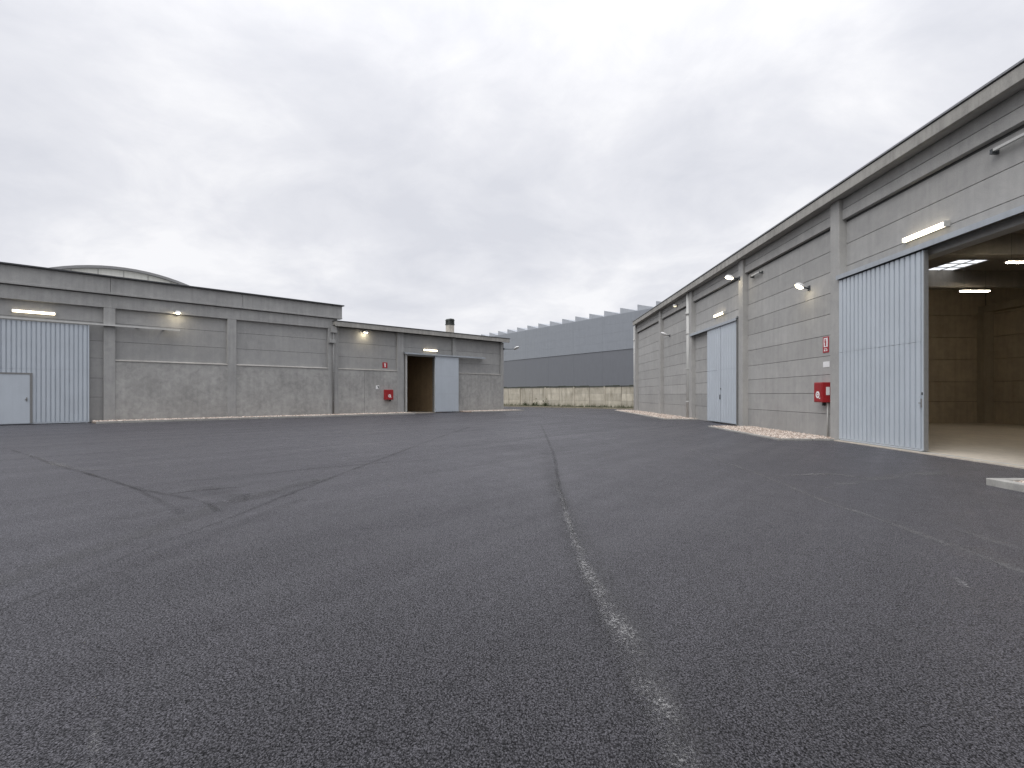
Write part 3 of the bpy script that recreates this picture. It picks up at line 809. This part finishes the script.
# ------------------------------------------------------------ boundary wall with cap, kerb and weeds
wA, wB = Vector((-9.0, 70.9)), Vector((22.0, 39.4))
wA = Vector((-2.1, 63.8)) - (Vector((10.6, 50.9)) - Vector((-2.1, 63.8))).normalized() * 9
wB = Vector((10.6, 50.9)) + (Vector((10.6, 50.9)) - Vector((-2.1, 63.8))).normalized() * 12
dW = (wB - wA).normalized(); LW = (wB - wA).length
bw = empty('boundary_wall', (wA.x, wA.y, 0), math.atan2(dW.y, dW.x), 'old stained beige concrete panel wall closing the far end of the yard', 'wall')
mb = MB(); x = 0.0
pw = []
while x < LW:
    w = random.choice((1.9, 2.0, 2.0, 2.1)); pw.append(x)
    for (z0, z1) in ((0, .72), (.73, 1.42), (1.43, 2.1)): mb.box(x + .02, x + w - .02, random.uniform(0, .015), 0.14, z0, z1)
    x += w
mb.build('wall_panel', M['oldwall'], bw, 0.01)
for x in pw[::2]:
    MB().box(x - .08, x + .08, -0.06, 0.18, 0, 2.15).build('wall_post', M['oldwall'], bw, 0.01)
mb = MB(); x = 0
while x < LW:
    w = random.uniform(.5, 1.6); mb.box(x, x + w, -0.05 - random.uniform(0, .02), 0.2, 2.12, 2.2 + random.uniform(0, .07)); x += w
mb.build('wall_cap', M['mosscap'], bw)
# low kerb and verge along its foot
FW = Frame((wA.x, wA.y, 0), math.atan2(dW.y, dW.x))
vb = MB(); vb.hexa([FW.p(0, -1.6, -.01), FW.p(LW, -1.6, -.01), FW.p(LW, -.02, -.01), FW.p(0, -.02, -.01), FW.p(0, -1.6, .07), FW.p(LW, -1.6, .07), FW.p(LW, -.02, .1), FW.p(0, -.02, .1)])
mv = NT('verge_soil'); structure(vb.build('verge', mv.fin(mv.mix(mv.rng(mv.noise(1.4, 6), .4, .6, 0, 1), c4(0.16, 0.13, 0.08), c4(0.07, 0.075, 0.035)), .95)))
kb = MB(); kb.hexa([FW.p(0, -1.75, -.01), FW.p(LW, -1.75, -.01), FW.p(LW, -1.6, -.01), FW.p(0, -1.6, -.01), FW.p(0, -1.75, .11), FW.p(LW, -1.75, .11), FW.p(LW, -1.6, .11), FW.p(0, -1.6, .11)])
structure(kb.build('kerb', M['oldkerb'], bevel=.01))
# grass tufts along the verge: uncountable, one object
gb = MB()
for k in range(2600):
    x = random.uniform(0, LW); w = -random.uniform(.03, 1.5) ; h = random.uniform(.05, .2) * (1.6 if w > -.4 else 1)
    a = random.uniform(0, 6.28); dx, dy = .03 * math.cos(a), .03 * math.sin(a); b = len(gb.v)
    gb.v += [tuple(FW.p(x - dx, w - dy, .07)), tuple(FW.p(x + dx, w + dy, .07)), tuple(FW.p(x + random.uniform(-.08, .08), w + random.uniform(-.08, .08), .07 + h))]
    gb.face([b, b + 1, b + 2])
stuff(gb.build('verge_grass', M['weed']))
def weed(px, size, label):
    # foot of the wall where the photograph shows it
    best = min((abs(((FW.p(s * .05, -.35, 0).x) / FW.p(s * .05, -.35, 0).y) * F + 523 - px), s) for s in range(int(LW / .05)))[1] * .05
    p = FW.p(best, -.35, .06); r = empty('weed_clump', p, random.uniform(0, 6), label, 'weed', 'weeds at the foot of the boundary wall')
    mb = MB()
    for k in range(120):
        d = Vector((random.gauss(0, .32), random.gauss(0, .16), abs(random.gauss(0, .3)))) * size
        s_ = random.uniform(.04, .1); a = Vector((random.gauss(0, 1), random.gauss(0, 1), random.gauss(0, 1))).normalized() * s_; c = Vector((random.gauss(0, 1), random.gauss(0, 1), random.gauss(0, 1))).normalized() * s_
        b = len(mb.v); mb.v += [tuple(d + a), tuple(d + c), tuple(d - a), tuple(d - c)]; mb.face([b, b + 1, b + 2, b + 3])
    mb.build('foliage', M['weed'], r)
    mb = MB()
    for k in range(5): mb.tube([(random.uniform(-.1, .1), 0, -.02), (random.gauss(0, .2) * size, random.gauss(0, .1) * size, .3 * size)], .008, 5)
    mb.build('stem', M['weed'], r)
weed(525, 0.6, 'small dark weed clump at the foot of the beige wall, leftmost of three')
weed(535.5, .9, 'broadest dark weed clump at the foot of the beige wall, middle of three')
weed(545.5, .75, 'bushy dark weed clump at the foot of the beige wall, rightmost of three')

# ------------------------------------------------------------ lamps on the walls
def tube_lamp(frame, a, w, z, length, label, group, drop=0.0):
    r = empty('tube_light', frame.p(a, w, z), frame.rz, label, 'light', group)
    h = length / 2
    mb = MB(); mb.box(-h, h, -0.055, 0, -0.05, 0.05); mb.box(-h - .025, -h + .02, -0.125, 0, -.062, .062); mb.box(h - .02, h + .025, -0.125, 0, -.062, .062)
    mb.build('lamp_housing', M['lampgrey'], r, .006)
    mb = MB(); mb.prism([(-0.055, -0.055), (-0.095, -.05), (-0.118, -.02), (-0.118, .02), (-0.095, .05), (-0.055, .055)], 0, -h + .021, h - .021)
    mb.build('diffuser', M['tube'], r)
    return r
TG = 'tube lights over the warehouse doors'
tube_lamp(FR, -12.23, -0.0, 4.98, 1.3, 'lit tube light above the corrugated sliding door of the right warehouse', TG)
tube_lamp(FR, -25.0, -0.0, 5.03, 1.25, 'lit tube light above the far flat sliding door of the right warehouse', TG)
tube_lamp(FL, -31.0, 0.15, 4.97, 1.45, 'lit tube light above the sliding door with the wicket door', TG)
tube_lamp(FL, -9.6, 0.13, 4.55, 1.25, 'lit tube light above the open doorway of the low warehouse', TG)
def ceiling_tube(X, Y, z, label):
    r = empty('ceiling_light', (X, Y, z), 0, label, 'light', 'tube lights hanging in the open warehouse')
    mb = MB(); mb.box(-.55, .55, -.07, .07, 0, .045); mb.build('lamp_housing', M['lampgrey'], r, .005)
    mb = MB(); mb.box(-.53, .53, -.04, .04, -.03, -.002); mb.build('diffuser', M['intube'], r, .01)
    for s in (-.4, .4): MB().tube([(s, 0, .06), (s, 0, 6.1 - z)], .004, 6).build('hanger', M['dark_steel'], r)
ceiling_tube((974.7 - 523) / F * 20.2, 20.2, 5.2, 'lit tube light hanging deeper inside the open warehouse, below the rear beam')
ceiling_tube((1026 - 523) / F * 15.0, 15.0, 5.0, 'lit tube light hanging nearer the doorway inside the open warehouse')
ceiling_tube(16.6, 10.5, 5.0, 'added unseen tube light hanging past the right edge of the open doorway')  # added out of view to brighten the hall interior
ceiling_tube(17.0, 5.5, 5.0, 'added unseen tube light hanging beside the street end of the open warehouse')  # another unseen tube, added for more light inside the hall

def flood_lamp(frame, a, w, z, reach, tilt, label, lens, size=0.19, shell='lampwhite', group='floodlights on the warehouse walls', dx=0.0, bracket=True):
    """arm out of the wall, shallow oval head facing down and outward"""
    r = empty('floodlight', frame.p(a, w, z), frame.rz, label, 'light', group)
    mb = MB(); mb.box(-.06, .06, -.03, 0, -.09, .07); mb.tube([(0, -.02, -.02), (dx * .5, -reach * .55, 0.0), (dx, -reach, .03)], .026, 8); mb.build('arm', M['dark_steel'], r)
    T = Matrix.Translation((dx, -reach, .03)) @ Matrix.Rotation(R(tilt), 4, 'X')
    prof = [(0.02, .075), (.6, .07), (.92, .035), (1.0, -.01), (.96, -.035)]
    mb = MB(); n = 20; b = 0
    for (q, zz_) in prof:
        for i in range(n):
            t = 2 * math.pi * i / n
            mb.v.append(tuple(T @ Vector((q * size * .8 * math.cos(t), -size * .8 + q * size * 1.15 * math.sin(t), zz_))))
    for k in range(len(prof) - 1):
        for i in range(n):
            j = (i + 1) % n; mb.face([k * n + i, k * n + j, (k + 1) * n + j, (k + 1) * n + i], 0, True)
    mb.face(list(range(n)))
    mb.build('lamp_head', M[shell], r)
    mb = MB()
    for (q, zz_) in ((.93, -.03), (.75, -.06), (.4, -.085), (.02, -.09)):
        for i in range(n):
            t = 2 * math.pi * i / n
            mb.v.append(tuple(T @ Vector((q * size * .8 * math.cos(t), -size * .8 + q * size * 1.15 * math.sin(t), zz_))))
    for k in range(3):
        for i in range(n):
            j = (i + 1) % n; mb.face([k * n + i, k * n + j, (k + 1) * n + j, (k + 1) * n + i], 0, True)
    mb.face([3 * n + i for i in range(n)])
    mb.build('lens', M[lens], r)
    return r
flood_lamp(FR, -17.25, 0.0, 4.72, 0.22, -25, 'lit floodlight on the panel wall above the red hose cabinet', 'flood', .125)
flood_lamp(FR, -22.3, -0.21, 6.12, 0.30, -10, 'lit floodlight on a dark arm high on the pilaster beside the far sliding door', 'flood', .15)
flood_lamp(FR, -33.6, 0.0, 5.0, 0.22, -25, 'white unlit floodlight on the panel wall near the far end of the right warehouse', 'lampwhite', .2)
flood_lamp(FR, -31.6, -0.12, 6.52, 0.06, 10, 'faint warm floodlight on the lintel between the far downpipe and the second pilaster', 'faint', .10)
flood_lamp(FL, -25.55, -0.03, 5.53, 0.10, 10, 'square lit floodlight under the lintel of the tall left warehouse', 'flood', .15)
flood_lamp(FL, -14.9, 0.13, 5.42, 0.16, 10, 'round lit floodlight under the eaves of the low warehouse', 'flood', .17)
flood_lamp(FL, -2.3, -0.025, 5.10, 0.25, -25, 'white unlit floodlight on a long arm at the far corner of the low warehouse', 'lampwhite', .24, dx=1.05)

# ------------------------------------------------------------ fire safety
def hose_cabinet(frame, a, w, z, wd, ht_, dp, label):
    r = empty('hose_cabinet', frame.p(a, w, z), frame.rz, label, 'hose cabinet', 'red fire hose cabinets')
    mb = MB(); h = wd / 2
    mb.box(-h, h, -dp, 0, 0, ht_); mb.build('cabinet_body', M['red'], r, .012)
    mb = MB(); mb.box(-h + .025, h - .025, -dp - .012, -dp + .003, .03, ht_ - .03); d = mb.build('cabinet_door', M['red'], r, .006)
    mb = MB(); mb.ring((0.0, ht_ * .38), .055, .105, -dp - .0165, -dp - .0125); mb.ring((0.0, ht_ * .38), 0.0, .028, -dp - .0165, -dp - .0125, 14)
    mb.box(.07, .14, -dp - .0165, -dp - .0125, ht_ * .38 - .12, ht_ * .38 - .09); mb.build('hose_emblem', M['white'], d)
    mb = MB(); mb.tube([(h * .4, -dp * .5, 0), (h * .4, -dp * .5, -.1)], .05, 10); mb.build('hose_outlet', M['black'], r)
    return r
hc = hose_cabinet(FR, -16.27, 0.0, 1.08, .46, .60, .26, 'red hose cabinet on the right warehouse wall between gravel bed and corrugated door')
mb = MB(); mb.box(.231, .236, -.15, -.04, .22, .46); mb.build('sticker', M['white'], hc)
mb = MB(); mb.tube([(.16, -.06, 0), (.16, -.06, -1.03)], .022, 10); mb.build('supply_pipe', M['lampgrey'], hc)
hc = hose_cabinet(FL, -13.17, 0.0, 0.98, .60, .68, .24, 'red hose cabinet on the low warehouse wall left of the dark doorway')

def sign(frame, a, w, z, wd, ht_, label, name='fire_sign', cat='sign'):
    return empty(name, frame.p(a, w, z), frame.rz, label, cat)
r = sign(FR, -16.3, 0.0, 2.58, .32, .48, 'tall red fire sign with a white panel above the red hose cabinet')
MB().box(-.16, .16, -.012, 0, 0, .48).build('sign_plate', M['signred'], r, .003)
MB().box(-.105, .105, -.0155, -.0125, .17, .44).build('white_panel', M['white'], r)
mb = MB(); mb.box(-.035, .035, -.0185, -.016, .20, .36); mb.box(-.015, .015, -.0185, -.016, .36, .39); mb.box(-.055, .02, -.0185, -.016, .392, .41); mb.box(-.065, -.048, -.0185, -.016, .3, .392)
mb.build('extinguisher_symbol', M['signred'], r)
mb = MB(); mb.box(-.09, .05, -.0155, -.0125, .105, .125); mb.box(.02, .09, -.0155, -.0125, .045, .065); mb.box(-.09, -.02, -.0155, -.0125, .045, .085); mb.box(.05, .08, -.0155, -.0125, .066, .11)
mb.build('sign_text', M['white'], r)
r = sign(FR, -16.28, 0.0, 2.14, .36, .17, 'small white notice between the tall red sign and the hose cabinet', 'notice', 'notice')
MB().box(-.17, -.005, -.010, 0, 0, .17).build('notice_sheet', M['white'], r); MB().box(.005, .17, -.010, 0, 0, .17).build('notice_sheet', M['white'], r)
r = sign(FL, -13.3, 0.13, 3.13, .36, .36, 'square red fire sign with a white symbol on the low warehouse')
MB().box(-.19, .19, -.012, 0, 0, .38).build('sign_plate', M['signred'], r, .003)
mb = MB(); mb.box(-.035, .045, -.0155, -.0125, .06, .25); mb.box(-.075, .06, -.0155, -.0125, .252, .31); mb.build('white_symbol', M['white'], r)
r = sign(FL, -13.95, 0.0, 1.70, .22, .22, 'small white sign with a dark arrow left of the far hose cabinet', 'arrow_sign')
MB().box(-.12, .12, -.010, 0, 0, .24).build('sign_plate', M['white'], r, .003)
mb = MB(); mb.prism([(.04, .04), (.10, .04), (.10, .20), (.04, .20)], 1, -.0135, -.0105); mb.prism([(.039, .20), (-.03, .2), (.039, .14)], 1, -.0135, -.0105); mb.build('arrow', M['dark_steel'], r)
